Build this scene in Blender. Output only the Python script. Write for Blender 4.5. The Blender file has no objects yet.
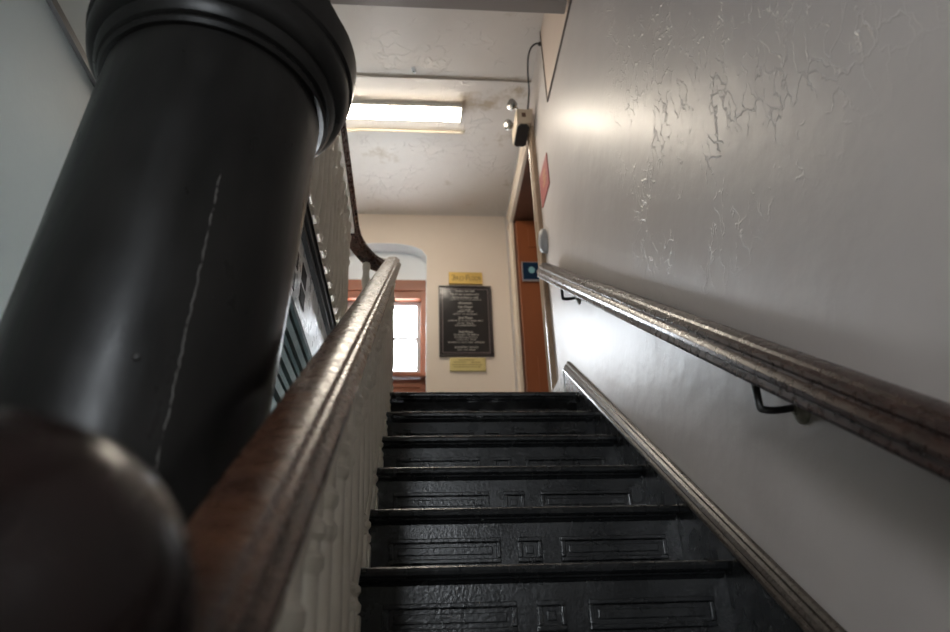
import bpy, bmesh, math, random
from mathutils import Vector, Matrix
random.seed(7)
S = bpy.context.scene
COL = S.collection
PI = math.pi

# ------------------------------------------------------------------ measures
RISE, GO = 0.18, 0.2552           # one step
SL = RISE / GO
NSTEP = 13                        # treads below the landing nosing at y=0, z=0
XL, XR, XW = 0.03, 0.949, 0.975   # open end of the steps, wall string face, right wall
LOWZ = -RISE * NSTEP
BACK, FRONT, LEFT, CEIL = 2.05, -4.6, -0.62, 2.42
def pitch(y, h): return SL * y + h

# ------------------------------------------------------------------ materials
def mat(name, color, rough=0.5, metal=0.0, spec=0.5, emit=None, strength=0):
    m = bpy.data.materials.new(name); m.use_nodes = True
    b = m.node_tree.nodes['Principled BSDF']
    b.inputs['Base Color'].default_value = (*color, 1)
    b.inputs['Roughness'].default_value = rough
    b.inputs['Metallic'].default_value = metal
    b.inputs['Specular IOR Level'].default_value = spec
    if emit:
        b.inputs['Emission Color'].default_value = (*emit, 1)
        b.inputs['Emission Strength'].default_value = strength
    return m
def N(m, t, **kw):
    n = m.node_tree.nodes.new(t)
    for k, v in kw.items():
        if k in n.inputs: n.inputs[k].default_value = v
        else: setattr(n, k, v)
    return n
def L(m, a, b): m.node_tree.links.new(a, b)
def coords(m, scale=(1, 1, 1)):
    tc = N(m, 'ShaderNodeTexCoord'); mp = N(m, 'ShaderNodeMapping')
    mp.inputs['Scale'].default_value = scale
    L(m, tc.outputs['Object'], mp.inputs['Vector']); return mp.outputs['Vector']
def noise(m, vec, scale, detail=4, rough=0.55):
    n = N(m, 'ShaderNodeTexNoise', Scale=scale, Detail=detail, Roughness=rough)
    L(m, vec, n.inputs['Vector']); return n.outputs['Fac']
def ramp(m, fac, stops):
    r = N(m, 'ShaderNodeValToRGB'); e = r.color_ramp.elements
    while len(e) < len(stops): e.new(0.5)
    for el, (p, c) in zip(e, stops):
        el.position = p; el.color = (*c, 1) if len(c) == 3 else c
    L(m, fac, r.inputs['Fac']); return r.outputs['Color']
def g(v): return (v, v, v)
def bump(m, height, strength=0.3, dist=0.01, prev=None):
    b = N(m, 'ShaderNodeBump', Strength=strength, Distance=dist)
    L(m, height, b.inputs['Height'])
    if prev: L(m, prev, b.inputs['Normal'])
    return b.outputs['Normal']
def bsdf(m): return m.node_tree.nodes['Principled BSDF']
def mix(m, fac, a, b):
    x = N(m, 'ShaderNodeMix', data_type='RGBA')
    if hasattr(fac, 'node'): L(m, fac, x.inputs[0])
    else: x.inputs[0].default_value = fac
    for s, v in ((6, a), (7, b)):
        if hasattr(v, 'node'): L(m, v, x.inputs[s])
        else: x.inputs[s].default_value = (*v, 1)
    return x.outputs[2]
def math_(m, op, a, b):
    x = N(m, 'ShaderNodeMath', operation=op)
    for i, v in enumerate((a, b)):
        if hasattr(v, 'node'): L(m, v, x.inputs[i])
        else: x.inputs[i].default_value = v
    return x.outputs[0]

def varied(name, c1, c2, scale, rough=(0.3, 0.5), stretch=(1, 1, 1), bstr=0.15, bscale=120, bdist=0.002, spec=0.5):
    m = mat(name, c1, rough[0], spec=spec); v = coords(m, stretch)
    f = noise(m, v, scale, 6)
    L(m, ramp(m, f, [(0.3, c1), (0.7, c2)]), bsdf(m).inputs['Base Color'])
    f2 = noise(m, v, scale * 2.3, 5)
    L(m, ramp(m, f2, [(0.3, g(rough[0])), (0.7, g(rough[1]))]), bsdf(m).inputs['Roughness'])
    L(m, bump(m, noise(m, v, bscale, 3), bstr, bdist), bsdf(m).inputs['Normal'])
    return m

def plaster(name, c1, c2, rough, cracks=0.0, stain=None, spec=0.5, crackbox=None, uneven=0.25, crackscale=9.0, crackpatch=0.51):
    m = mat(name, c1, rough, spec=spec); v = coords(m)
    big = noise(m, v, 1.6, 5)
    col = ramp(m, big, [(0.3, c1), (0.7, c2)])
    if stain:
        sf = noise(m, v, stain[0], 6, 0.65)
        sm = ramp(m, sf, [(stain[1], g(0)), (stain[1] + 0.1, g(1))])
        col = mix(m, sm, col, stain[2])
    L(m, col, bsdf(m).inputs['Base Color'])
    nrm = bump(m, noise(m, v, 3.5, 3), uneven, 0.03)
    nrm = bump(m, noise(m, v, 45, 4), 0.12, 0.004, nrm)
    if cracks:
        # ridges where old paint has cracked and lifted: warped cell borders kept only in patches
        dn = N(m, 'ShaderNodeTexNoise', Scale=9.0, Detail=4); L(m, v, dn.inputs['Vector'])
        vm = N(m, 'ShaderNodeVectorMath', operation='MULTIPLY_ADD')
        L(m, dn.outputs['Color'], vm.inputs[0]); vm.inputs[1].default_value = (0.16, 0.16, 0.16); L(m, v, vm.inputs[2])
        mp = N(m, 'ShaderNodeMapping'); mp.inputs['Scale'].default_value = (1, 1.7, 0.75)
        L(m, vm.outputs[0], mp.inputs['Vector'])
        vo = N(m, 'ShaderNodeTexVoronoi', feature='DISTANCE_TO_EDGE', Scale=crackscale); L(m, mp.outputs[0], vo.inputs['Vector'])
        line = ramp(m, vo.outputs['Distance'], [(0.0, g(1)), (0.05, g(0))])
        patch = ramp(m, noise(m, v, 3.2, 4, 0.7), [(crackpatch, g(0)), (crackpatch + 0.05, g(1))])
        h = math_(m, 'MULTIPLY', line, patch)
        if crackbox:
            sx = N(m, 'ShaderNodeSeparateXYZ'); L(m, v, sx.inputs[0])
            for out, lo, hi in crackbox:
                mr = N(m, 'ShaderNodeMapRange', interpolation_type='SMOOTHSTEP')
                mr.inputs['From Min'].default_value = lo; mr.inputs['From Max'].default_value = hi
                L(m, sx.outputs[out], mr.inputs['Value'])
                h = math_(m, 'MULTIPLY', h, mr.outputs[0])
        nrm = bump(m, h, cracks, 0.006, nrm)
    L(m, nrm, bsdf(m).inputs['Normal'])
    return m

M = {}
M['wall_right'] = plaster('off_white_gloss_wall', (0.50, 0.442, 0.408), (0.56, 0.50, 0.463), 0.39, cracks=0.36, spec=0.4,
                          crackbox=[('Y', -0.75, -1.15), ('Z', -0.35, -0.1)], crackscale=13.0, crackpatch=0.47)
M['wall_cream'] = plaster('cream_wall', (0.74, 0.615, 0.50), (0.78, 0.66, 0.545), 0.45, uneven=0.1)
M['wall_green'] = plaster('grey_green_wall', (0.28, 0.31, 0.30), (0.32, 0.35, 0.335), 0.5, uneven=0.1)
M['wall_plain'] = plaster('grey_white_wall', (0.55, 0.55, 0.53), (0.6, 0.6, 0.58), 0.5)
M['niche'] = plaster('white_niche_plaster', (0.78, 0.79, 0.80), (0.82, 0.83, 0.84), 0.6)
M['ceiling'] = plaster('stained_ceiling_plaster', (0.62, 0.56, 0.50), (0.70, 0.64, 0.58), 0.55, cracks=0.6,
                       stain=(2.6, 0.60, (0.44, 0.35, 0.25)))
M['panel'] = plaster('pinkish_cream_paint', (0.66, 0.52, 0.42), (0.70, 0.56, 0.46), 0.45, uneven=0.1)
M['black'] = varied('black_gloss_paint', (0.009, 0.0095, 0.010), (0.015, 0.0155, 0.016), 6, (0.20, 0.34), bstr=0.35, bscale=110, bdist=0.003, spec=0.42)
M['column'] = varied('black_column_paint', (0.0045, 0.0043, 0.004), (0.011, 0.010, 0.009), 9, (0.26, 0.42), stretch=(1, 1, 0.4), bstr=0.15, bscale=60, bdist=0.002, spec=0.2)
M['rail'] = varied('worn_brown_varnish', (0.024, 0.010, 0.006), (0.058, 0.024, 0.012), 22, (0.20, 0.36), bstr=0.08, bscale=50, bdist=0.002)
M['rail_dark'] = varied('dark_red_brown_varnish', (0.020, 0.009, 0.0065), (0.042, 0.019, 0.013), 26, (0.22, 0.38), bstr=0.06, bscale=60, bdist=0.002)
M['cap'] = varied('near_black_brown_varnish', (0.006, 0.004, 0.0035), (0.014, 0.007, 0.006), 20, (0.2, 0.3), bstr=0.1, bscale=60, spec=0.28)
M['baluster'] = varied('off_white_paint', (0.60, 0.54, 0.45), (0.68, 0.62, 0.53), 14, (0.35, 0.5), bstr=0.1, bscale=40)
M['grey_paint'] = varied('pale_grey_gloss', (0.40, 0.41, 0.41), (0.50, 0.51, 0.51), 9, (0.22, 0.4), bstr=0.2, bscale=30)
M['teal_black'] = varied('dark_green_gloss', (0.010, 0.018, 0.018), (0.018, 0.030, 0.030), 5, (0.45, 0.55), spec=0.03)
M['floor'] = varied('dark_floor_paint', (0.015, 0.014, 0.014), (0.028, 0.026, 0.025), 4, (0.3, 0.5))
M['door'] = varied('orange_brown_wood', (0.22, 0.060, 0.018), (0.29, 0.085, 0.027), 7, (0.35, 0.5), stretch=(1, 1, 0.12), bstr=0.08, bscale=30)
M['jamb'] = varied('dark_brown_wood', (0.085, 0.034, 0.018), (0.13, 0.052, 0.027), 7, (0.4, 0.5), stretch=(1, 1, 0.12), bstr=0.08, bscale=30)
M['casing'] = varied('tan_varnished_casing', (0.30, 0.20, 0.13), (0.42, 0.30, 0.20), 12, (0.2, 0.4), stretch=(1, 1, 0.15), bstr=0.15, bscale=40)
M['casing_pale'] = varied('cream_painted_casing', (0.60, 0.48, 0.36), (0.66, 0.54, 0.42), 10, (0.3, 0.45))
M['window_wood'] = varied('red_brown_window_wood', (0.24, 0.070, 0.030), (0.32, 0.10, 0.045), 9, (0.35, 0.5), stretch=(0.2, 1, 1))
M['white'] = varied('white_window_paint', (0.50, 0.51, 0.53), (0.56, 0.57, 0.58), 9, (0.35, 0.45))
M['moulding'] = varied('worn_grey_brown_moulding', (0.028, 0.021, 0.016), (0.075, 0.058, 0.046), 60, (0.22, 0.42), bstr=0.25, bscale=50)
M['seam'] = mat('chipped_pale_paint', (0.07, 0.065, 0.058), 0.6)
M['matte_black'] = mat('matte_black_paint', (0.008, 0.008, 0.008), 0.6, spec=0.06)
M['iron'] = varied('black_iron', (0.012, 0.011, 0.010), (0.03, 0.026, 0.022), 30, (0.35, 0.5))
M['rosette'] = varied('worn_brass', (0.13, 0.11, 0.07), (0.32, 0.29, 0.22), 60, (0.3, 0.5))
M['brass'] = mat('gold_plate', (0.55, 0.36, 0.09), 0.42, 0.35)
M['brass_pale'] = mat('pale_gold_plate', (0.60, 0.49, 0.20), 0.42, 0.25)
M['gold_ink'] = mat('dark_gold_lettering', (0.11, 0.055, 0.006), 0.5)
M['gold_ink_pale'] = mat('olive_gold_lettering', (0.27, 0.19, 0.05), 0.5)
M['plaque'] = varied('black_plaque_gloss', (0.018, 0.016, 0.016), (0.024, 0.021, 0.021), 5, (0.12, 0.18), bstr=0.02)
M['plaque_frame'] = mat('dark_brown_frame', (0.030, 0.016, 0.013), 0.35)
M['plaque_line'] = mat('mauve_grey_line', (0.16, 0.12, 0.12), 0.4)
M['ink'] = mat('silver_lettering', (0.62, 0.58, 0.52), 0.45)
M['red'] = mat('red_sign_face', (0.36, 0.075, 0.065), 0.4)
M['yellow'] = mat('ochre_print', (0.52, 0.30, 0.12), 0.4)
M['plastic_grey'] = mat('grey_plastic', (0.34, 0.33, 0.32), 0.4)
M['plastic_cream'] = mat('cream_plastic', (0.62, 0.50, 0.36), 0.45)
M['plastic_black'] = mat('black_plastic', (0.012, 0.012, 0.012), 0.35)
M['chrome'] = mat('chrome', (0.28, 0.27, 0.26), 0.22, 1.0)
M['blue'] = mat('dark_blue_glossy_card', (0.012, 0.030, 0.060), 0.15)
M['teal'] = mat('pale_teal_glint', (0.22, 0.42, 0.45), 0.3)  # glint on the blue card, put in as pale teal colour
M['silver'] = mat('silver_edge', (0.5, 0.5, 0.52), 0.3, 0.6)
M['cable'] = mat('black_cable', (0.015, 0.013, 0.012), 0.45)
M['raceway'] = mat('grey_brown_cord', (0.14, 0.11, 0.09), 0.5)
M['diffuser'] = mat('lit_diffuser', (0.9, 0.9, 0.85), 0.4, emit=(1.0, 0.885, 0.73), strength=26)
M['fixture'] = mat('white_enamel', (0.72, 0.70, 0.64), 0.4)
M['pipe'] = mat('cream_painted_pipe', (0.66, 0.58, 0.45), 0.4)
M['dark'] = mat('grey_brown_soffit_paint', (0.30, 0.25, 0.22), 0.6)  # one even grey-brown tone for the landing underside
gl = bpy.data.materials.new('clear_window_glass'); gl.use_nodes = True
nt = gl.node_tree; nt.nodes.clear()
out = nt.nodes.new('ShaderNodeOutputMaterial'); mx = nt.nodes.new('ShaderNodeMixShader')
tr = nt.nodes.new('ShaderNodeBsdfTransparent'); gs = nt.nodes.new('ShaderNodeBsdfGlossy'); gs.inputs['Roughness'].default_value = 0.03
mx.inputs[0].default_value = 0.06
nt.links.new(tr.outputs[0], mx.inputs[1]); nt.links.new(gs.outputs[0], mx.inputs[2]); nt.links.new(mx.outputs[0], out.inputs['Surface'])
M['glass'] = gl

# ------------------------------------------------------------------ mesh helpers
def box(bm, a, b, bev=0.0):
    a, b = [min(p, q) for p, q in zip(a, b)], [max(p, q) for p, q in zip(a, b)]
    vs = [bm.verts.new((x, y, z)) for x in (a[0], b[0]) for y in (a[1], b[1]) for z in (a[2], b[2])]
    fs = [(0, 1, 3, 2), (4, 6, 7, 5), (0, 4, 5, 1), (2, 3, 7, 6), (0, 2, 6, 4), (1, 5, 7, 3)]
    faces = [bm.faces.new([vs[i] for i in f]) for f in fs]
    if bev > 0:
        es = list({e for f in faces for e in f.edges})
        bmesh.ops.bevel(bm, geom=es, offset=bev, segments=2, affect='EDGES', profile=0.6)
    return vs
def prism(bm, poly, axis, a, b):
    """extrude a closed 2D polygon along an axis (0: poly is (y,z), 1: (x,z), 2: (x,y))"""
    def P(u, v, w): return {0: (w, u, v), 1: (u, w, v), 2: (u, v, w)}[axis]
    A = [bm.verts.new(P(u, v, a)) for u, v in poly]; B = [bm.verts.new(P(u, v, b)) for u, v in poly]
    n = len(poly)
    bm.faces.new(A); bm.faces.new(B[::-1])
    for i in range(n): bm.faces.new((A[i], B[i], B[(i + 1) % n], A[(i + 1) % n]))
def lathe(bm, prof, seg=24, mtx=None, cap=True):
    mtx = mtx or Matrix()
    rings = []
    for r, z in prof:
        rings.append([bm.verts.new(mtx @ Vector((r * math.cos(2 * PI * k / seg), r * math.sin(2 * PI * k / seg), z))) for k in range(seg)])
    for A, B in zip(rings, rings[1:]):
        for k in range(seg): bm.faces.new((A[k], A[(k + 1) % seg], B[(k + 1) % seg], B[k]))
    if cap:
        bm.faces.new(rings[0][::-1]); bm.faces.new(rings[-1])
def sweep(bm, pts, prof, closed_prof=True, up=Vector((0, 0, 1)), cap=True):
    """prof: (u to the right of travel, v up)"""
    pts = [Vector(p) for p in pts]; rings = []
    for i, p in enumerate(pts):
        if i == 0: t = pts[1] - p
        elif i == len(pts) - 1: t = p - pts[i - 1]
        else: t = (pts[i + 1] - p).normalized() + (p - pts[i - 1]).normalized()
        t.normalize(); s = t.cross(up).normalized(); v = s.cross(t).normalized()
        rings.append([bm.verts.new(p + s * a + v * b) for a, b in prof])
    n = len(prof)
    for A, B in zip(rings, rings[1:]):
        for k in range(n): bm.faces.new((A[k], A[(k + 1) % n], B[(k + 1) % n], B[k]))
    if cap: bm.faces.new(rings[0][::-1]); bm.faces.new(rings[-1])
def tube(bm, pts, r, seg=10):
    prof = [(r * math.cos(2 * PI * k / seg), r * math.sin(2 * PI * k / seg)) for k in range(seg)]
    pts = [Vector(p) for p in pts]; rings = []; ref = None
    for i, p in enumerate(pts):
        t = (pts[min(i + 1, len(pts) - 1)] - pts[max(i - 1, 0)]).normalized()
        if ref is None: ref = t.orthogonal().normalized()
        ref = (ref - t * ref.dot(t)).normalized(); s = t.cross(ref)
        rings.append([bm.verts.new(p + ref * a + s * b) for a, b in prof])
    for A, B in zip(rings, rings[1:]):
        for k in range(seg): bm.faces.new((A[k], A[(k + 1) % seg], B[(k + 1) % seg], B[k]))
    bm.faces.new(rings[0][::-1]); bm.faces.new(rings[-1])
def smooth_path(pts, n=8):
    pts = [Vector(p) for p in pts]; P = [pts[0]] + pts + [pts[-1]]; o = []
    for i in range(1, len(P) - 2):
        for k in range(n):
            t = k / n; a, b, c, d = P[i - 1:i + 3]
            o.append(0.5 * ((2 * b) + (c - a) * t + (2 * a - 5 * b + 4 * c - d) * t * t + (3 * b - a - 3 * c + d) * t ** 3))
    return o + [pts[-1]]
def obj(name, bm, m, parent=None, smooth=False, kind=None, label=None):
    bmesh.ops.recalc_face_normals(bm, faces=bm.faces[:])
    me = bpy.data.meshes.new(name); bm.to_mesh(me); bm.free()
    me.materials.append(M[m])
    if smooth:
        for p in me.polygons: p.use_smooth = True
        try: me.set_sharp_from_angle(angle=math.radians(28))
        except Exception: pass
    o = bpy.data.objects.new(name, me); COL.objects.link(o)
    if parent:
        o.parent = parent; o.matrix_parent_inverse = Matrix()
        # geometry is written in world space: move it into the parent's space
        off = world_loc(parent)
        me.transform(Matrix.Translation(-off))
    if kind: o['kind'] = kind
    if label: o['label'] = label
    return o
def world_loc(o):
    l = Vector(o.location)
    while o.parent: o = o.parent; l += Vector(o.location)
    return l
def thing(name, label, cat, loc=(0, 0, 0), group=None):
    o = bpy.data.objects.new(name, None); COL.objects.link(o); o.location = loc
    o.empty_display_size = 0.1
    o['label'] = label; o['category'] = cat
    if group: o['group'] = group
    return o
def tag(o, label, cat, group=None):
    o['label'] = label; o['category'] = cat
    if group: o['group'] = group
    return o
def BM(): return bmesh.new()
def one_box(name, a, b, m, parent=None, bev=0.0, **kw):
    bm = BM(); box(bm, a, b, bev); return obj(name, bm, m, parent, **kw)

# ------------------------------------------------------------------ SETTING
T = 0.45
DY0, DY1, DZ = 0.625, 1.63, 2.06          # doorway in the right wall
bm = BM()
for a, b in (((XW, FRONT - 0.2, LOWZ - 0.2), (XW + T, DY0, CEIL + 0.2)), ((XW, DY0, DZ), (XW + T, DY1, CEIL + 0.2)),
             ((XW, DY0, LOWZ - 0.2), (XW + T, DY1, 0.0)), ((XW, DY1, LOWZ - 0.2), (XW + T, BACK + 0.6, CEIL + 0.2))):
    box(bm, a, b)
obj('wall_right', bm, 'wall_right', kind='structure')
one_box('wall_left', (LEFT - 0.2, FRONT - 0.2, LOWZ - 0.2), (LEFT, BACK + 0.6, CEIL + 0.2), 'wall_green', kind='structure')
# back wall with arched niche
AX0, AX1, AS, AC = -0.42, 0.29, 1.99, 2.112
bm = BM()
arch = []
for k in range(17):
    t = k / 16; x = AX0 + (AX1 - AX0) * t; u = 2 * t - 1
    arch.append((x, AS + (AC - AS) * (max(0, 1 - abs(u) ** 2.6)) ** 0.55))
Y0, Y1 = BACK, BACK + 0.13
box(bm, (LEFT, Y0, LOWZ - 0.2), (AX0, Y1, CEIL + 0.2)); box(bm, (AX1, Y0, LOWZ - 0.2), (XW, Y1, CEIL + 0.2))
box(bm, (AX0, Y0, LOWZ - 0.2), (AX1, Y1, 0.0))
for (xa, za), (xb, zb) in zip(arch, arch[1:]):
    prism(bm, [(xa, za), (xb, zb), (xb, CEIL + 0.2), (xa, CEIL + 0.2)], 1, Y0, Y1)
bmesh.ops.remove_doubles(bm, verts=bm.verts[:], dist=1e-5)
obj('wall_back', bm, 'wall_cream', kind='structure')
bm = BM()
for (xa, za), (xb, zb) in zip(arch, arch[1:]): prism(bm, [(xa, za - 0.004), (xb, zb - 0.004), (xb, zb + 0.001), (xa, za + 0.001)], 1, Y0 + 0.002, Y1)
box(bm, (AX0 - 0.001, Y0 + 0.002, 0), (AX0 + 0.004, Y1, AS)); box(bm, (AX1 - 0.004, Y0 + 0.002, 0), (AX1 + 0.001, Y1, AS))
bmesh.ops.remove_doubles(bm, verts=bm.verts[:], dist=1e-5)
obj('trim_9', bm, 'niche', kind='structure')
WY = 2.18
WX0, WX1, WZ0, WZ1 = -0.415, 0.289, 0.30, 1.818      # window hole
bm = BM()
box(bm, (LEFT, WY, 0), (WX0, WY + 0.15, CEIL + 0.2)); box(bm, (WX1, WY, 0), (XW, WY + 0.15, CEIL + 0.2))
box(bm, (WX0, WY, WZ1), (WX1, WY + 0.15, CEIL + 0.2)); box(bm, (WX0, WY, 0), (WX1, WY + 0.15, WZ0))
obj('wall_niche', bm, 'niche', kind='structure')
# wall behind the lower landing, holed for an added, unseen window
FX0, FX1, FZ0, FZ1 = -0.58, 0.0, -0.80, 0.45
bm = BM()
box(bm, (LEFT, FRONT - 0.2, LOWZ - 0.2), (FX0, FRONT, CEIL + 0.2)); box(bm, (FX1, FRONT - 0.2, LOWZ - 0.2), (XW, FRONT, CEIL + 0.2))
box(bm, (FX0, FRONT - 0.2, LOWZ - 0.2), (FX1, FRONT, FZ0)); box(bm, (FX0, FRONT - 0.2, FZ1), (FX1, FRONT, CEIL + 0.2))
obj('wall_front', bm, 'wall_plain', kind='structure')
bm = BM()
box(bm, (LEFT - 0.2, FRONT - 0.2, CEIL), (XW + T, 0.485, CEIL + 0.15))
box(bm, (LEFT - 0.2, 0.485, CEIL - 0.014), (XW + T, BACK + 0.2, CEIL + 0.15))
obj('ceiling', bm, 'ceiling', kind='structure')
bm = BM(); box(bm, (LEFT, FRONT, LOWZ - 0.15), (XW, -0.1, LOWZ)); obj('floor', bm, 'floor', kind='structure')
bm = BM()
box(bm, (-0.02, 0.30, -0.22), (XW, BACK, 0.0)); box(bm, (LEFT, 0.41, -0.22), (-0.02, BACK, 0.0)); box(bm, (XL, 0.03, -0.22), (XW, 0.30, 0.0))
obj('floor', bm, 'floor', kind='structure')
# doorway lining, soffit and the room beyond
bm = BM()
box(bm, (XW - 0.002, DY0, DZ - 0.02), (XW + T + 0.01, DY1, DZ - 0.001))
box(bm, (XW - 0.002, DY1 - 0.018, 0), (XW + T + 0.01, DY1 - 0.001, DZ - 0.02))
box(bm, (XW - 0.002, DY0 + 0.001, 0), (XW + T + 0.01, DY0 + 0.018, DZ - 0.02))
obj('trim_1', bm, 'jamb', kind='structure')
bm = BM()
rx0, rx1, ry0, ry1 = XW + T, XW + T + 1.6, 0.0, 2.6
box(bm, (rx0, ry0 - 0.1, -0.1), (rx1, ry1, 0)); box(bm, (rx0, ry0 - 0.1, 2.5), (rx1, ry1, 2.6))
box(bm, (rx1, ry0 - 0.1, -0.1), (rx1 + 0.1, ry1, 2.6)); box(bm, (rx0, ry0 - 0.1, 0), (rx1, ry0, 2.5)); box(bm, (rx0, ry1, -0.1), (rx1 + 0.1, ry1 + 0.1, 2.6))
obj('wall_room', bm, 'wall_plain', kind='structure')

# open door leaf, folded back into the deep doorway
d1 = bpy.data.objects.new('door_1', None); COL.objects.link(d1); d1.location = (XW + 0.02, 1.59, 0); d1['kind'] = 'structure'
one_box('door_leaf', (XW + 0.012, 1.565, 0.01), (XW + 0.83, 1.605, 2.03), 'door', d1, 0.003)
bm = BM()
for x in (XW + 0.10, XW + 0.44):
    for z0, z1 in ((0.2, 0.85), (1.78, 1.95)): box(bm, (x, 1.558, z0), (x + 0.28, 1.5655, z1), 0.003)
obj('door_panel', bm, 'door', d1)
# casing round the doorway, three boards
def casing_profile(w, d):
    return [(0, 0), (0, d * 0.7), (w * .06, d * .95), (w * .14, d), (w * .2, d * .8), (w * .28, d * .62), (w * .72, d * .62), (w * .78, d * .85), (w * .86, d), (w * .95, d * .9), (w, d * .6), (w, 0)]
bm = BM()
prof = [(XW - b, 0.525 + a) for a, b in casing_profile(0.105, 0.032)]
prism(bm, prof, 2, 0.0, DZ + 0.0); c1 = obj('trim_2', bm, 'casing', kind='structure')
bm = BM()
prof = [(XW - b, DY1 + a) for a, b in casing_profile(0.12, 0.028)]
prism(bm, prof, 2, 0.0, DZ); obj('trim_3', bm, 'casing_pale', kind='structure')
bm = BM()
vs = [(XW - b, DZ + a) for a, b in casing_profile(0.15, 0.032)]
prism(bm, vs, 1, 0.525, DY1 + 0.13); obj('trim_4', bm, 'casing_pale', kind='structure')
# bulkhead paint strip bounded by a cord moulding, upper part of the right wall
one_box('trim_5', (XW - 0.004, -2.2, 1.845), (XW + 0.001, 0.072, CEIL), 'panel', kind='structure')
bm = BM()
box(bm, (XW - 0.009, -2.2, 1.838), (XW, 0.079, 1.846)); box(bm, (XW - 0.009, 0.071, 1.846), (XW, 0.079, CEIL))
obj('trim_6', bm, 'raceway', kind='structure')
# underside of the landing overhead
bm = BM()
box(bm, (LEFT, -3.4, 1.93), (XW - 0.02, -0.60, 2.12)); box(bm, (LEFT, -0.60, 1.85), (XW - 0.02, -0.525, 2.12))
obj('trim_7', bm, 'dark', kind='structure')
# line moulding on the left wall
one_box('trim_8', (LEFT, -2.6, 0.262), (LEFT + 0.012, 0.6, 0.284), 'cable', kind='structure')

# window in the niche
w1 = bpy.data.objects.new('window_1', None); COL.objects.link(w1); w1.location = ((WX0 + WX1) / 2, WY, WZ0); w1['kind'] = 'structure'
bm = BM()
FY = WY - 0.02
box(bm, (WX0, FY, 1.715), (WX1, WY + 0.1, WZ1), 0.004); box(bm, (WX0, FY + 0.012, 1.645), (WX1, WY + 0.1, 1.715), 0.003)
box(bm, (WX0, FY, 0.915), (WX0 + 0.048, WY + 0.1, 1.715), 0.004); box(bm, (0.241, FY, 0.915), (WX1, WY + 0.1, 1.715), 0.004)
obj('window_frame', bm, 'window_wood', w1)
bm = BM()
box(bm, (WX0, FY - 0.05, 0.925), (WX1 - 0.003, WY + 0.1, 0.960), 0.006); obj('window_sill', bm, 'window_wood', w1)
bm = BM()
box(bm, (WX0, FY, WZ0), (WX1, WY + 0.1, 0.915), 0.003); box(bm, (WX0 + 0.05, FY - 0.008, 0.845), (WX1 - 0.05, FY + 0.01, 0.88), 0.003)
obj('apron', bm, 'window_wood', w1)
SX0, SX1 = WX0 + 0.048, 0.241
def sash(x0, x1, z0, z1, y, fw, fb, ft):
    bm = BM()
    box(bm, (x0, y, z0), (x0 + fw, y + 0.035, z1)); box(bm, (x1 - fw, y, z0), (x1, y + 0.035, z1))
    box(bm, (x0 + fw, y, z0), (x1 - fw, y + 0.035, z0 + fb)); box(bm, (x0 + fw, y, z1 - ft), (x1 - fw, y + 0.035, z1))
    s = obj('sash', bm, 'white', w1)
    bm = BM(); box(bm, (x0 + fw, y + 0.015, z0 + fb), (x1 - fw, y + 0.019, z1 - ft)); obj('pane', bm, 'glass', s)
sash(SX0, SX1, 1.27, 1.645, WY + 0.055, 0.032, 0.03, 0.036)
sash(SX0, SX1, 0.960, 1.300, WY + 0.015, 0.032, 0.045, 0.03)
# unseen window behind the camera, added so daylight reaches the lower stairs
w2 = bpy.data.objects.new('window_2_added', None); COL.objects.link(w2); w2.location = ((FX0 + FX1) / 2, FRONT, FZ0); w2['kind'] = 'structure'
bm = BM()
for a, b in (((FX0, FRONT - 0.12, FZ0), (FX0 + 0.06, FRONT - 0.04, FZ1)), ((FX1 - 0.06, FRONT - 0.12, FZ0), (FX1, FRONT - 0.04, FZ1)),
             ((FX0, FRONT - 0.12, FZ0), (FX1, FRONT - 0.04, FZ0 + 0.06)), ((FX0, FRONT - 0.12, FZ1 - 0.06), (FX1, FRONT - 0.04, FZ1)),
             ((FX0, FRONT - 0.11, -0.2), (FX1, FRONT - 0.05, -0.15))): box(bm, a, b)
f2 = obj('window_frame', bm, 'white', w2)
one_box('pane', (FX0 + 0.06, FRONT - 0.085, FZ0 + 0.06), (FX1 - 0.06, FRONT - 0.08, FZ1 - 0.06), 'glass', f2)

# ------------------------------------------------------------------ STAIRCASE
st = thing('staircase', 'black gloss painted staircase with panelled risers climbing to the third floor', 'staircase', (0.5, -NSTEP * GO, LOWZ))
tread_p = [(-0.0, -0.011), (0.002, -0.004), (0.008, 0.0), (GO + 0.026, 0.0), (GO + 0.026, -0.024), (0.008, -0.024), (0.002, -0.019)]
cove_p = [(0.014, -0.024), (0.031, -0.024), (0.031, -0.040), (0.027, -0.037), (0.022, -0.032), (0.016, -0.029)]
NX1 = XR - 0.0015
def frame_panel(bm, x0, x1, z0, z1, y, w, d):
    """raised picture-frame moulding round a sunk field, on a riser face at y"""
    for a, b in (((x0, z0), (x1, z0 + w)), ((x0, z1 - w), (x1, z1)), ((x0, z0 + w), (x0 + w, z1 - w)), ((x1 - w, z0 + w), (x1, z1 - w))):
        box(bm, (a[0], y - d, a[1]), (b[0], y + 0.002, b[1]), 0.0028)
    i = w + 0.010
    box(bm, (x0 + i, y - 0.0035, z0 + i), (x1 - i, y + 0.002, z1 - i), 0.0025)
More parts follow.
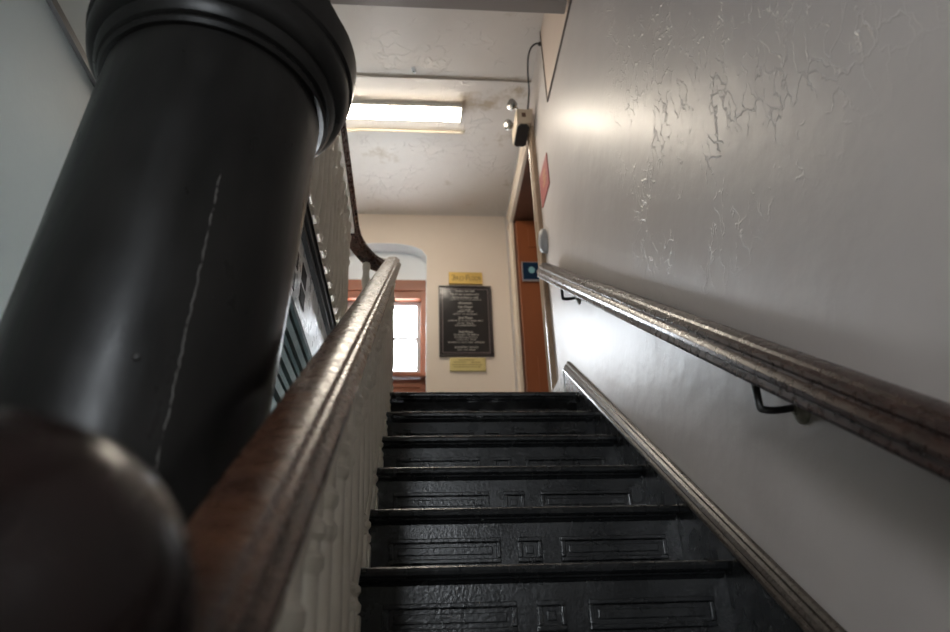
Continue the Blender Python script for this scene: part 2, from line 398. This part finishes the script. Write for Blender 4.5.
for j in range(NSTEP):
    y, z = -j * GO, -j * RISE
    bm = BM()
    if j == 0: prism(bm, [(min(a, 0.34), b) for a, b in tread_p], 0, XL + 0.0, NX1)
    else: prism(bm, [(y + a, z + b) for a, b in tread_p], 0, XL, NX1)
    prism(bm, [(y + a, z + b) for a, b in cove_p], 0, XL + 0.02, NX1 - 0.004)
    obj('tread', bm, 'black', st)
    bm = BM(); ry = y + 0.030
    box(bm, (XL + 0.02, ry, z - RISE + (0.0 if j < NSTEP - 1 else 0.0)), (XR + 0.002, ry + 0.02, z - 0.022))
    rs = obj('riser', bm, 'black', st)
    for x0, x1 in ((0.148, 0.448), (0.494, 0.560), (0.612, 0.906)):
        bm = BM(); frame_panel(bm, x0, x1, z - RISE + 0.038, z - RISE + 0.103, ry, 0.012, 0.012)
        obj('panel_moulding', bm, 'black', rs)
# wall string and its moulding, open string on the well side
def band(y0, y1, h0, h1, x0, x1, name, m, par, lab=None):
    bm = BM(); prism(bm, [(y0, pitch(y0, h0)), (y1, pitch(y1, h0)), (y1, pitch(y1, h1)), (y0, pitch(y0, h1))], 0, x0, x1)
    return obj(name, bm, m, par, label=lab)
YB = -NSTEP * GO + 0.02
ws = band(YB, 0.225, -0.30, 0.030, XR, XW, 'wall_string', 'black', st)
bm = BM()
mp = [(-0.000, 0.0), (-0.006, 0.010), (-0.004, 0.018), (0.003, 0.022), (0.001, 0.030), (0.006, 0.040), (0.013, 0.046), (0.012, 0.054), (0.018, 0.060), (0.026, 0.062), (0.029, 0.0)]
# moulding runs up the slope on top of the string
ang = math.cos(math.atan(SL))
pts = [(XR - 0.003, YB, pitch(YB, 0.030)), (XR - 0.003, 0.225, pitch(0.225, 0.030))]
sweep(bm, pts, [(a, b * 0.86) for a, b in mp])
obj('string_moulding', bm, 'moulding', st, label='worn grey-brown moulding along the wall')
bm = BM()
poly = []
for j in range(NSTEP):
    y, z = -j * GO, -j * RISE
    poly += [(y + 0.03, z - 0.03), (y + 0.03, z - RISE - 0.03 if j < NSTEP - 1 else LOWZ)]
yl = -(NSTEP - 1) * GO + 0.03
poly += [(yl + 0.3, LOWZ), (0.03 + 0.30, -0.22 - 0.05), (0.33, -0.03)]
prism(bm, poly, 0, XL + 0.005, XL + 0.03)
obj('open_string', bm, 'black', st)
one_box('wall_plinth', (XW - 0.03, 0.235, 0.0), (XW, 0.515, 0.20), 'grey_paint', st, 0.004, label='small pale grey skirting block')

# ------------------------------------------------------------------ BALUSTRADE (stairs, turn and gallery: one continuous rail)
RX = 0.081                 # rail centre over the steps
GX = -0.128                # rail centre along the gallery
RH = 0.643                 # rail centre above the pitch line
cx = (RX + GX) / 2; rad = (RX - GX) / 2; TY = 0.30
bal = thing('stair_balustrade', 'varnished brown handrail over off-white turned balusters, turning back along the gallery', 'balustrade', (RX, -2.4, LOWZ))
GZ = 0.925
path = []
y = -2.53
while y < 0.10: path.append((RX, y, pitch(y, RH))); y += 0.12
path.append((RX, 0.20, pitch(0.20, RH)))
turn = smooth_path([(RX, 0.30, pitch(0.30, RH)), (RX - 0.002, 0.355, 0.888), (0.062, 0.405, 0.905), (0.022, 0.425, 0.915), (-0.030, 0.395, 0.920), (-0.080, 0.305, 0.924), (-0.114, 0.185, 0.925), (GX, 0.05, GZ)], 5)
path += [tuple(q) for q in turn]
yy = -0.07
while yy > -1.5: path.append((GX, yy, GZ)); yy -= 0.12
path.append((GX, -1.5, GZ))
half = [(0.0, 0.033), (0.014, 0.0325), (0.024, 0.030), (0.0265, 0.025), (0.029, 0.0225), (0.034, 0.0215), (0.0375, 0.017), (0.037, 0.011), (0.033, 0.0075),
        (0.0335, 0.004), (0.040, 0.001), (0.0455, -0.006), (0.0465, -0.013), (0.043, -0.0185), (0.036, -0.020), (0.034, -0.023), (0.031, -0.034)]
rp = [(-u, v) for u, v in half[::-1]] + half[1:]
bm = BM(); sweep(bm, path, rp); obj('handrail', bm, 'rail', bal, smooth=True, label='worn brown varnished rail')
bm = BM(); sweep(bm, [p for p in path if p[0] <= GX + 0.0005], [(-0.022, -0.050), (0.022, -0.050), (0.024, -0.034), (-0.024, -0.034)]); obj('fillet_strip', bm, 'baluster', bal, label='white strip under the gallery rail')
def baluster_prof(h, r=0.026):
    """turned profile between a square foot and the rail"""
    P = [(0.0, 0.62), (0.012, 0.95), (0.030, 1.0), (0.045, 0.72), (0.055, 0.68), (0.068, 0.92), (0.082, 0.92), (0.092, 0.68), (0.12, 0.78), (0.18, 0.95), (0.25, 0.96), (0.36, 0.88), (0.50, 0.78), (0.64, 0.70), (0.655, 0.90), (0.675, 0.92), (0.69, 0.70), (0.71, 0.68), (0.725, 0.90), (0.745, 0.92), (0.76, 0.68), (0.82, 0.66), (0.85, 0.84), (0.875, 0.90), (0.895, 0.70), (0.94, 0.68), (0.96, 0.84), (0.98, 0.84), (1.0, 0.7)]
    return [(r * b, a * h) for a, b in P]
def baluster(x, y, z0, z1, foot=0.075, r=0.026):
    bm = BM()
    box(bm, (x - 0.025, y - 0.025, z0), (x + 0.025, y + 0.025, z0 + foot), 0.003)
    lathe(bm, baluster_prof(z1 - z0 - foot, r), 14, Matrix.Translation((x, y, z0 + foot)))
    return obj('baluster', bm, 'baluster', bal, smooth=True)
for j in range(1, 10):
    for q in (0.055, 0.183):
        y = -j * GO + q; baluster(RX, y, -j * RISE, pitch(y, RH - 0.030))
for q in (0.055, 0.18): baluster(RX, q, 0.0, pitch(q, RH - 0.03))
for x, y in ((0.060, 0.402), (-0.062, 0.345)):
    baluster(x, y, 0.0, 0.875)
y = -0.04
while y > -1.5:
    baluster(GX, y, 0.165, GZ - 0.046, 0.02, 0.022); y -= 0.105
# newel with turned dark cap at the foot of the rail
NXp, NYp, NZp = 0.034, -2.597, -1.083
nw = thing('newel_post', 'near-black turned newel with a big ball cap, closest to the camera', 'newel post', (NXp, NYp, -10 * RISE))
bm = BM(); box(bm, (NXp - 0.045, NYp - 0.045, -10 * RISE), (NXp + 0.045, NYp + 0.045, -1.28), 0.006); obj('post', bm, 'cap', nw)
bm = BM()
ball = [(0.050, -0.215), (0.062, -0.205), (0.062, -0.185), (0.048, -0.175), (0.046, -0.15), (0.056, -0.13), (0.060, -0.12)]
for k in range(21):
    a = -0.30 * PI + 0.80 * PI * k / 20; ball.append((max(0.001, 0.090 * math.cos(a)), 0.090 * math.sin(a)))
lathe(bm, ball, 48, Matrix.Translation((NXp, NYp, NZp)))
obj('newel_cap', bm, 'cap', nw, smooth=True)

# ------------------------------------------------------------------ GALLERY EDGE
gy0, gy1 = -1.62, 0.41
ga = thing('gallery_edge', 'gallery floor edge with black mouldings and pale pierced fascia left of the stairs', 'gallery', (-0.3, 0, -0.24))
bm = BM(); 
prof = [(-0.165, 0.165), (-0.128, 0.165), (-0.112, 0.158), (-0.108, 0.14), (-0.116, 0.13), (-0.112, 0.105), (-0.104, 0.095), (-0.104, 0.075), (-0.114, 0.068), (-0.114, 0.05), (-0.106, 0.042), (-0.106, 0.026), (-0.12, 0.02), (-0.165, 0.02)]
prism(bm, prof, 1, gy0, 0.02); obj('base_moulding', bm, 'matte_black', ga, label='black ribbed moulding under the gallery balusters')
bm = BM(); box(bm, (-0.30, gy0, -0.215), (-0.12, gy1 - 0.11, 0.02)); fa = obj('fascia', bm, 'grey_paint', ga, label='pale grey painted board with four dark holes')
bm = BM(); box(bm, (LEFT + 0.004, -1.2, -0.22), (-0.30, 0.405, 0.0)); obj('gallery_floor', bm, 'floor', ga)
for y, z in ((-1.25, -0.066), (-1.275, -0.146), (-1.103, -0.051), (-1.105, -0.122)):
    bm = BM(); box(bm, (-0.122, y - 0.040, z - 0.028), (-0.1185, y + 0.040, z + 0.028), 0.0015); obj('hole', bm, 'matte_black', fa)
bm = BM()
prof = [(-0.36, -0.222), (-0.112, -0.215), (-0.112, -0.235), (-0.120, -0.240), (-0.120, -0.262), (-0.134, -0.268), (-0.134, -0.296), (-0.142, -0.302), (-0.142, -0.318), (-0.156, -0.324), (-0.156, -0.352), (-0.166, -0.358), (-0.166, -0.375), (-0.182, -0.382), (-0.182, -0.415), (-0.36, -0.415)]
prism(bm, prof, 1, gy0, 0.29); obj('lower_moulding', bm, 'teal_black', ga, label='dark green stepped moulding under the fascia')

# ------------------------------------------------------------------ COLUMN
CB = Vector((-0.186, -1.90, -0.462))
CD = Vector((0.055, 0.03, 1.0)).normalized()
cm = Matrix.Translation(CB) @ CD.to_track_quat('Z', 'Y').to_matrix().to_4x4()
co = thing('column', 'massive black painted round column with a moulded collar, left of the handrail', 'column', (CB.x - 0.1, CB.y, LOWZ))
R0 = 0.196
bm = BM(); lathe(bm, [(R0, -1.86), (R0, -1.2), (R0, -0.6), (R0, 0.0), (R0, 0.45)], 72, cm); obj('shaft', bm, 'column', co, smooth=True)
bm = BM()
lathe(bm, [(R0 - 0.01, 0.318), (R0 + 0.008, 0.32), (R0 + 0.013, 0.327), (R0 + 0.009, 0.335), (R0 + 0.017, 0.338), (R0 + 0.024, 0.348), (R0 + 0.026, 0.360), (R0 + 0.034, 0.364), (R0 + 0.043, 0.376),
           (R0 + 0.048, 0.395), (R0 + 0.048, 0.412), (R0 + 0.054, 0.418), (R0 + 0.056, 0.440), (R0 + 0.056, 0.475), (R0 + 0.046, 0.490), (R0 + 0.030, 0.50), (R0 + 0.030, 0.53), (R0 - 0.01, 0.54)], 72, cm)
obj('collar', bm, 'column', co, smooth=True)
bm = BM(); lathe(bm, [(R0 - 0.02, 0.53), (R0 - 0.02, 0.66), (R0 - 0.03, 0.70)], 48, cm); obj('neck', bm, 'column', co, smooth=True)
def on_shaft(theta, h, r=R0): return cm @ Vector((r * math.cos(theta), r * math.sin(theta), h))
def surf(p, out):
    """point of the shaft surface nearest to p, pushed outwards"""
    q = cm.inverted() @ Vector(p); r = math.hypot(q.x, q.y); k = (R0 + out) / r
    return cm @ Vector((q.x * k, q.y * k, q.z))
bm = BM(); pts = []
for k in range(70):
    t = k / 69; pts.append(surf((-0.078 - 0.015 * t + random.uniform(-0.0016, 0.0016), -2.064 - 0.006 * t, -0.42 - 0.46 * t), random.uniform(-0.0019, 0.0002)))
tube(bm, pts, 0.0016, 6); obj('seam', bm, 'seam', co, label='chipped pale paint seam running down the shaft')
bm = BM(); c0 = surf((-0.1343, -2.0924, -0.7426), 0.0); nrm = (c0 - surf((-0.1343, -2.0924, -0.7426), -0.05)).normalized()
lathe(bm, [(0.0055, -0.003), (0.0055, 0.001), (0.004, 0.0022), (0.0025, 0.0015)], 14, Matrix.Translation(c0) @ nrm.to_track_quat('Z', 'Y').to_matrix().to_4x4())
obj('screw', bm, 'iron', co)
# ------------------------------------------------------------------ WALL HANDRAIL
wr = thing('wall_handrail', 'dark red-brown moulded handrail on iron brackets along the right wall', 'handrail', (XW, -1.0, pitch(-1.0, 0.56)))
bm = BM()
hl = [(0.0, 0.043), (-0.014, 0.042), (-0.024, 0.038), (-0.0275, 0.032), (-0.031, 0.031), (-0.037, 0.027), (-0.039, 0.020), (-0.036, 0.0145),
      (-0.037, 0.010), (-0.043, 0.005), (-0.047, -0.003), (-0.046, -0.012), (-0.040, -0.017), (-0.041, -0.022), (-0.043, -0.029), (-0.040, -0.036), (-0.030, -0.039)]
hp = hl[::-1] + [(-u, v) for u, v in hl[1:]]
hp = hp[::-1]
HX, HH = 0.912, 0.607
def hz(y): return pitch(y, HH) + max(0, -0.4 - y) * 0.0085
pts = [(HX, y, hz(y)) for y in (-2.75, -2.2, -1.6, -1.0, -0.4, 0.1, 0.29)]
sweep(bm, pts, hp); obj('rail', bm, 'rail_dark', wr, smooth=True)
def bracket(y):
    z = hz(y) - 0.045
    b = BM()
    zb = z - 0.070
    tube(b, smooth_path([(HX - 0.012, y, z + 0.02), (HX - 0.012, y, z - 0.025), (HX - 0.012, y, z - 0.060), (HX - 0.006, y - 0.004, zb + 0.003), (HX + 0.006, y - 0.008, zb), (HX + 0.025, y - 0.012, zb), (XW - 0.012, y - 0.02, zb + 0.002)], 6), 0.0075, 10)
    o = obj('bracket', b, 'iron', wr, smooth=True, label='black bent iron bracket')
    b = BM()
    lathe(b, [(0.030, 0), (0.030, 0.004), (0.024, 0.007), (0.018, 0.012), (0.012, 0.014), (0.011, 0.018), (0.003, 0.020)], 20, Matrix.Translation((XW, y - 0.02, zb - 0.002)) @ Matrix.Rotation(-PI / 2, 4, 'Y'))
    obj('wall_plate', b, 'rosette', o, smooth=True, label='worn brassy round wall plate')
bracket(-1.668); bracket(-0.105)

# ------------------------------------------------------------------ CEILING LIGHT, PIPE
cl = thing('ceiling_light', 'lit fluorescent ceiling light with a long white diffuser', 'ceiling light', (0.0, 0.78, CEIL - 0.014))
CB0 = CEIL - 0.014
one_box('housing', (-0.5, 0.705, CB0 - 0.036), (0.512, 0.842, CB0), 'fixture', cl)
bm = BM()
prism(bm, [(0.707, CB0 - 0.036), (0.709, CB0 - 0.044), (0.716, CB0 - 0.050), (0.826, CB0 - 0.050), (0.833, CB0 - 0.044), (0.835, CB0 - 0.036)], 0, -0.49, 0.508)
obj('diffuser', bm, 'diffuser', cl)
for x in (-0.498, 0.508): one_box('end_cap', (x, 0.702, CB0 - 0.054), (x + 0.008, 0.842, CB0 - 0.005), 'fixture', cl, 0.002)
bm = BM(); tube(bm, smooth_path([(-0.6, 1.0, CEIL - 0.0245), (-0.25, 0.995, CEIL - 0.0245), (-0.2, 0.985, CEIL - 0.0245), (0.2, 0.985, CEIL - 0.0245), (0.55, 0.985, CEIL - 0.0245)], 6), 0.011, 8)
tag(obj('conduit', bm, 'pipe', smooth=True), 'thin cream conduit running across the ceiling behind the lit fixture', 'conduit')

bm = BM(); strip = []
for k in range(7):
    t = k / 6; a = 2.2 * t
    strip.append((0.175 + 0.010 * math.sin(3 * t), 0.40 + 0.05 * t + 0.012 * math.sin(a * 2), CEIL - 0.0005 - 0.010 * math.sin(a * 1.25)))
sweep(bm, strip, [(-0.014, -0.0006), (0.012, -0.0006), (0.014, 0.0006), (-0.012, 0.0006)])
tag(obj('paint_flake', bm, 'niche', smooth=True), 'white curl of peeling paint hanging from the ceiling in front of the lit fixture', 'paint flake')

# ------------------------------------------------------------------ EMERGENCY LIGHT + CABLE
em = thing('emergency_light', 'cream twin-lamp emergency light above the doorway', 'emergency light', (XW, 0.50, 2.12))
EX0, EX1, EY0, EY1, EZ0, EZ1 = 0.852, 0.943, 0.46, 0.69, 2.025, 2.145
bm = BM(); box(bm, (EX0, EY0, EZ0), (EX1, EY1, EZ1), 0.008); obj('housing', bm, 'plastic_cream', em)
bm = BM(); prism(bm, [(EX0 + 0.006, EY0 + 0.035), (EX0 + 0.025, EY0 + 0.010), (EX1 - 0.025, EY0 + 0.010), (EX1 - 0.006, EY0 + 0.035), (EX1 - 0.006, EY1 - 0.03), (EX1 - 0.02, EY1 - 0.01), (EX0 + 0.02, EY1 - 0.01), (EX0 + 0.006, EY1 - 0.03)], 2, EZ0 - 0.010, EZ0 + 0.004)
obj('lens_plate', bm, 'plastic_black', em, label='black plate on the underside')
one_box('label_plate', (EX0 + 0.034, EY0 - 0.0015, EZ0 + 0.05), (EX1 - 0.03, EY0 + 0.002, EZ0 + 0.085), 'jamb', em)
one_box('wall_mount', (EX1 - 0.005, 0.56, EZ0 + 0.04), (XW, 0.66, EZ1 - 0.02), 'plastic_cream', em)
for y in (0.445, 0.635):
    bm = BM()
    mt = Matrix.Translation((EX0 - 0.030, y, 2.165)) @ Matrix.Rotation(-PI * 0.60, 4, 'Y') @ Matrix.Rotation(0.5, 4, 'X')
    lathe(bm, [(0.012, -0.035), (0.022, -0.03), (0.032, -0.012), (0.035, 0.0), (0.037, 0.006), (0.034, 0.010), (0.02, 0.014), (0.001, 0.015)], 24, mt)
    yy = max(y, EY0 + 0.02)
    tube(bm, [(EX0 + 0.02, yy, 2.14), (EX0 + 0.012, yy, 2.158), (EX0 - 0.012, y, 2.163)], 0.007, 8)
    obj('lamp_head', bm, 'chrome', em, smooth=True, label='round chrome lamp head')
bm = BM()
tube(bm, smooth_path([(XW - 0.004, 0.105, 2.345), (XW - 0.03, 0.11, 2.352), (XW - 0.06, 0.135, 2.34), (XW - 0.072, 0.19, 2.31), (XW - 0.065, 0.27, 2.25), (XW - 0.05, 0.35, 2.20), (XW - 0.045, 0.42, 2.175), (XW - 0.045, 0.47, 2.142)], 6), 0.0055, 8)
lathe(bm, [(0.014, 0), (0.014, 0.008), (0.008, 0.016)], 12, Matrix.Translation((XW - 0.004, 0.105, 2.345)) @ Matrix.Rotation(-PI / 2, 4, 'Y'))
tag(obj('power_cable', bm, 'cable', smooth=True), 'black cable looping from the wall near the ceiling to the emergency light', 'cable')

# ------------------------------------------------------------------ SIGNS
def text_mesh(s, size, loc, m, parent, name='lettering', ext=0.0006, width=None, font_scale_x=1.0, face='back'):
    cu = bpy.data.curves.new(name, 'FONT'); cu.body = s; cu.size = size; cu.extrude = ext
    cu.align_x = 'CENTER'; cu.align_y = 'CENTER'
    to = bpy.data.objects.new('tmp', cu); COL.objects.link(to)
    dg = bpy.context.evaluated_depsgraph_get(); dg.update()
    me = bpy.data.meshes.new_from_object(to.evaluated_get(dg))
    bpy.data.objects.remove(to); bpy.data.curves.remove(cu)
    xs = [v.co.x for v in me.vertices]
    k = 1.0
    if width: k = width / (max(xs) - min(xs))
    me.transform(Matrix.Translation(loc) @ Matrix.Rotation(PI / 2, 4, 'X') @ Matrix.Diagonal((k, 1, 1, 1)))
    bm = BM(); bm.from_mesh(me); bpy.data.meshes.remove(me)
    return bm
def put_text(bm_to, s, size, loc, width=None):
    b = text_mesh(s, size, loc, None, None, width=width)
    me = bpy.data.meshes.new('t'); b.to_mesh(me); b.free(); bm_to.from_mesh(me); bpy.data.meshes.remove(me)
Yw = BACK
s3 = thing('floor_sign', 'small gold sign reading 3RD FLOOR above the black plaque', 'sign', (0.61, Yw, 1.71))
one_box('plate', (0.472, Yw - 0.022, 1.712), (0.752, Yw, 1.822), 'brass', s3, 0.003)
bm = BM()
put_text(bm, '3', 0.074, (0.512, Yw - 0.0225, 1.766)); put_text(bm, 'RD', 0.056, (0.563, Yw - 0.0225, 1.760))
put_text(bm, 'F', 0.074, (0.626, Yw - 0.0225, 1.766)); put_text(bm, 'LOOR', 0.056, (0.690, Yw - 0.0225, 1.760), 0.098)
obj('lettering', bm, 'gold_ink', s3)
pl = thing('directory_plaque', 'large black framed directory plaque with silver lettering on the cream wall', 'plaque', (0.61, Yw, 1.06))
PX0, PX1, PZ0, PZ1 = 0.388, 0.820, 1.062, 1.690
bm = BM()
for a, b in (((PX0, PZ0), (PX1, PZ0 + 0.014)), ((PX0, PZ1 - 0.012), (PX1, PZ1)), ((PX0, PZ0), (PX0 + 0.012, PZ1)), ((PX1 - 0.014, PZ0), (PX1, PZ1))):
    box(bm, (a[0], Yw - 0.026, a[1]), (b[0], Yw, b[1]), 0.002)
obj('frame', bm, 'plaque_frame', pl)
one_box('panel', (PX0 + 0.005, Yw - 0.018, PZ0 + 0.005), (PX1 - 0.005, Yw, PZ1 - 0.005), 'plaque', pl)
bm = BM(); e = 0.026; w = 0.006
for a, b in (((PX0 + e, PZ0 + e), (PX1 - e, PZ0 + e + w)), ((PX0 + e, PZ1 - e - w), (PX1 - e, PZ1 - e)), ((PX0 + e, PZ0 + e), (PX0 + e + w, PZ1 - e)), ((PX1 - e - w, PZ0 + e), (PX1 - e, PZ1 - e))):
    box(bm, (a[0], Yw - 0.0188, a[1]), (b[0], Yw - 0.017, b[1]))
obj('border_line', bm, 'plaque_line', pl)
bm = BM(); CXP = 0.603
def px2z(p): return PZ1 - (p - 287.5) / (357.3 - 287.5) * (PZ1 - PZ0)
def words(zc, widths, h, gap=0.010, cxp=CXP):
    """a line too small to read: rows of tiny letter-like strokes"""
    tot = sum(widths) + gap * (len(widths) - 1); x = cxp - tot / 2
    for wd in widths:
        xx = x
        while xx < x + wd - 0.002:
            lw = random.choice((0.0055, 0.007, 0.0045)); hh = h * random.choice((0.62, 0.62, 0.66, 1.0))
            b0 = zc - h / 2
            lw = min(lw, x + wd - xx)
            kind = random.random()
            if kind < 0.4:
                box(bm, (xx, Yw - 0.0189, b0), (xx + 0.0018, Yw - 0.0175, b0 + hh)); box(bm, (xx, Yw - 0.0189, b0 + h * 0.5), (xx + lw, Yw - 0.0175, b0 + h * 0.62))
                box(bm, (xx + lw - 0.0016, Yw - 0.0189, b0), (xx + lw, Yw - 0.0175, b0 + h * 0.62))
            elif kind < 0.75:
                box(bm, (xx, Yw - 0.0189, b0), (xx + lw, Yw - 0.0175, b0 + h * 0.14)); box(bm, (xx, Yw - 0.0189, b0 + h * 0.5), (xx + lw, Yw - 0.0175, b0 + h * 0.64)); box(bm, (xx, Yw - 0.0189, b0), (xx + 0.0018, Yw - 0.0175, b0 + h * 0.64))
            else: box(bm, (xx, Yw - 0.0189, b0), (xx + 0.002, Yw - 0.0175, b0 + hh))
            xx += lw + 0.0022
        x += wd + gap
YT = Yw - 0.0186
for p, ws_, h in ((292.3, (0.07, 0.03, 0.035), 0.022), (295.8, (0.09, 0.125), 0.020), (299.0, (0.165, 0.055), 0.020),
                  (304.8, (0.115,), 0.022), (311.6, (0.03, 0.05), 0.012), (313.4, (0.07, 0.06), 0.013), (316.0, (0.06, 0.025, 0.09), 0.013),
                  (322.6, (0.07, 0.02, 0.06, 0.05, 0.04), 0.013), (325.1, (0.06, 0.06), 0.013), (327.4, (0.17,), 0.013),
                  (336.6, (0.10, 0.02, 0.06), 0.013), (339.0, (0.10, 0.075), 0.013), (341.3, (0.06, 0.03, 0.045), 0.013), (343.9, (0.07, 0.02, 0.04, 0.04, 0.08), 0.013),
                  (348.6, (0.10, 0.075), 0.020), (351.2, (0.08, 0.05), 0.012)):
    words(px2z(p), ws_, h)
for p, s in ((309.0, '1st Floor'), (320.0, '2nd Floor'), (334.0, '3rd Floor')):
    put_text(bm, s, 0.030, (CXP, YT, px2z(p)), 0.118)
box(bm, (0.48, Yw - 0.0186, px2z(301.7)), (0.735, Yw - 0.0175, px2z(301.7) + 0.0022))
obj('lettering', bm, 'ink', pl, label='silver lettering')
bp = thing('brass_plate', 'small pale gold plate on the wall just below the black plaque', 'sign', (0.61, Yw, 0.935))
one_box('plate', (0.470, Yw - 0.02, 0.937), (0.752, Yw + 0.001, 1.048), 'brass_pale', bp, 0.003)
bm = BM()
for z, (a, b) in ((1.028, (0.54, 0.66)), (1.009, (0.50, 0.60)), (1.007, (0.635, 0.71)), (0.988, (0.49, 0.72)), (0.970, (0.50, 0.71))):
    x = a
    while x < b - 0.004:
        lw = random.choice((0.012, 0.02, 0.028)); lw = min(lw, b - x); box(bm, (x, Yw - 0.0206, z - 0.004), (x + lw, Yw - 0.019, z + 0.004)); x += lw + 0.005
obj('lettering', bm, 'gold_ink_pale', bp)
rsn = thing('red_sign', 'red rectangular sign with faint ochre print on the right wall', 'sign', (XW, 0.35, 1.36))
one_box('panel', (XW - 0.006, 0.235, 1.365), (XW, 0.480, 1.590), 'red', rsn, 0.001)
bm = BM()
for k in range(5):
    z = 1.44 + k * 0.022; a = (0.05, 0.07, 0.035, 0.06, 0.045)[k]; box(bm, (XW - 0.0068, 0.355 - a, z), (XW - 0.0055, 0.355 + a * 0.6, z + 0.010))
obj('print', bm, 'yellow', rsn)
bm = BM()
b2 = Matrix.Translation((XW + 0.002, 0.475, 1.125)) @ Matrix.Rotation(-PI / 2, 4, 'Y') @ Matrix.Diagonal((0.085, 0.042, 0.05, 1))
lathe(bm, [(1.0, 0), (1.0, 0.35), (0.93, 0.6), (0.75, 0.8), (0.4, 0.93), (0.01, 1.0)], 28, b2)
ov = thing('door_chime', 'grey oval plastic wall box beside the door casing', 'wall box', (XW, 0.475, 1.04))
obj('cover', bm, 'plastic_grey', ov, smooth=True)
bm = BM(); lathe(bm, [(0.008, 0), (0.008, 0.004), (0.004, 0.006)], 10, Matrix.Translation((XW - 0.035, 0.512, 1.125)) @ Matrix.Rotation(-PI / 2, 4, 'Y') ); obj('button', bm, 'plastic_black', ov)
ds = thing('door_sign', 'small dark blue sign with silver edge on the orange-brown door', 'sign', (XW + 0.13, 1.565, 1.46))
one_box('backing', (XW + 0.030, 1.553, 1.470), (XW + 0.235, 1.558, 1.640), 'silver', ds)
one_box('card', (XW + 0.038, 1.550, 1.485), (XW + 0.232, 1.554, 1.634), 'blue', ds)
bm = BM(); lathe(bm, [(0.024, 0), (0.024, 0.001), (0.012, 0.0016)], 16, Matrix.Translation((XW + 0.105, 1.5498, 1.566)) @ Matrix.Rotation(PI / 2, 4, 'X') @ Matrix.Diagonal((1, 1.2, 1, 1))); obj('print', bm, 'teal', ds)  # disc painting a pale glint on the card, print only suggested

# ------------------------------------------------------------------ LIGHT
w = bpy.data.worlds.new('sky'); S.world = w; w.use_nodes = True
bg = w.node_tree.nodes['Background']; bg.inputs['Color'].default_value = (0.88, 0.94, 1.0, 1); bg.inputs['Strength'].default_value = 21.0
def portal(name, loc, rot, sx, sy):
    l = bpy.data.lights.new(name, 'AREA'); l.shape = 'RECTANGLE'; l.size = sx; l.size_y = sy; l.cycles.is_portal = True
    o = bpy.data.objects.new(name, l); COL.objects.link(o); o.location = loc; o.rotation_euler = rot
portal('window_daylight', ((WX0 + WX1) / 2, WY + 0.12, 1.30), (-PI / 2, 0, 0), 0.7, 0.75)
portal('window_daylight', ((FX0 + FX1) / 2, FRONT - 0.15, (FZ0 + FZ1) / 2), (PI / 2, 0, 0), 0.58, 1.25)  # portal of the added window behind the camera

# ------------------------------------------------------------------ CAMERA
f, pit, yaw, rol = 690.0, 0.46842, -0.09222, 0.03457
cam = bpy.data.cameras.new('camera'); co_ = bpy.data.objects.new('camera', cam); COL.objects.link(co_)
cam.sensor_width = 36; cam.lens = 36 * f / 950; cam.clip_start = 0.02
Mx = Matrix.Rotation(yaw, 3, 'Z') @ Matrix.Rotation(pit, 3, 'X') @ Matrix.Rotation(rol, 3, 'Y')
right, fwd, upv = Mx @ Vector((1, 0, 0)), Mx @ Vector((0, 1, 0)), Mx @ Vector((0, 0, 1))
R4 = Matrix((right, upv, -fwd)).transposed().to_4x4()
co_.matrix_world = Matrix.Translation((0.2213, -2.92505, -1.10405)) @ R4
cam.dof.use_dof = True; cam.dof.focus_distance = 2.0; cam.dof.aperture_fstop = 2.8
S.camera = co_
S.view_settings.view_transform = 'Standard'; S.view_settings.look = 'None'
S.view_settings.gamma = 1; S.view_settings.use_curve_mapping = False
S.view_settings.exposure = 0.75
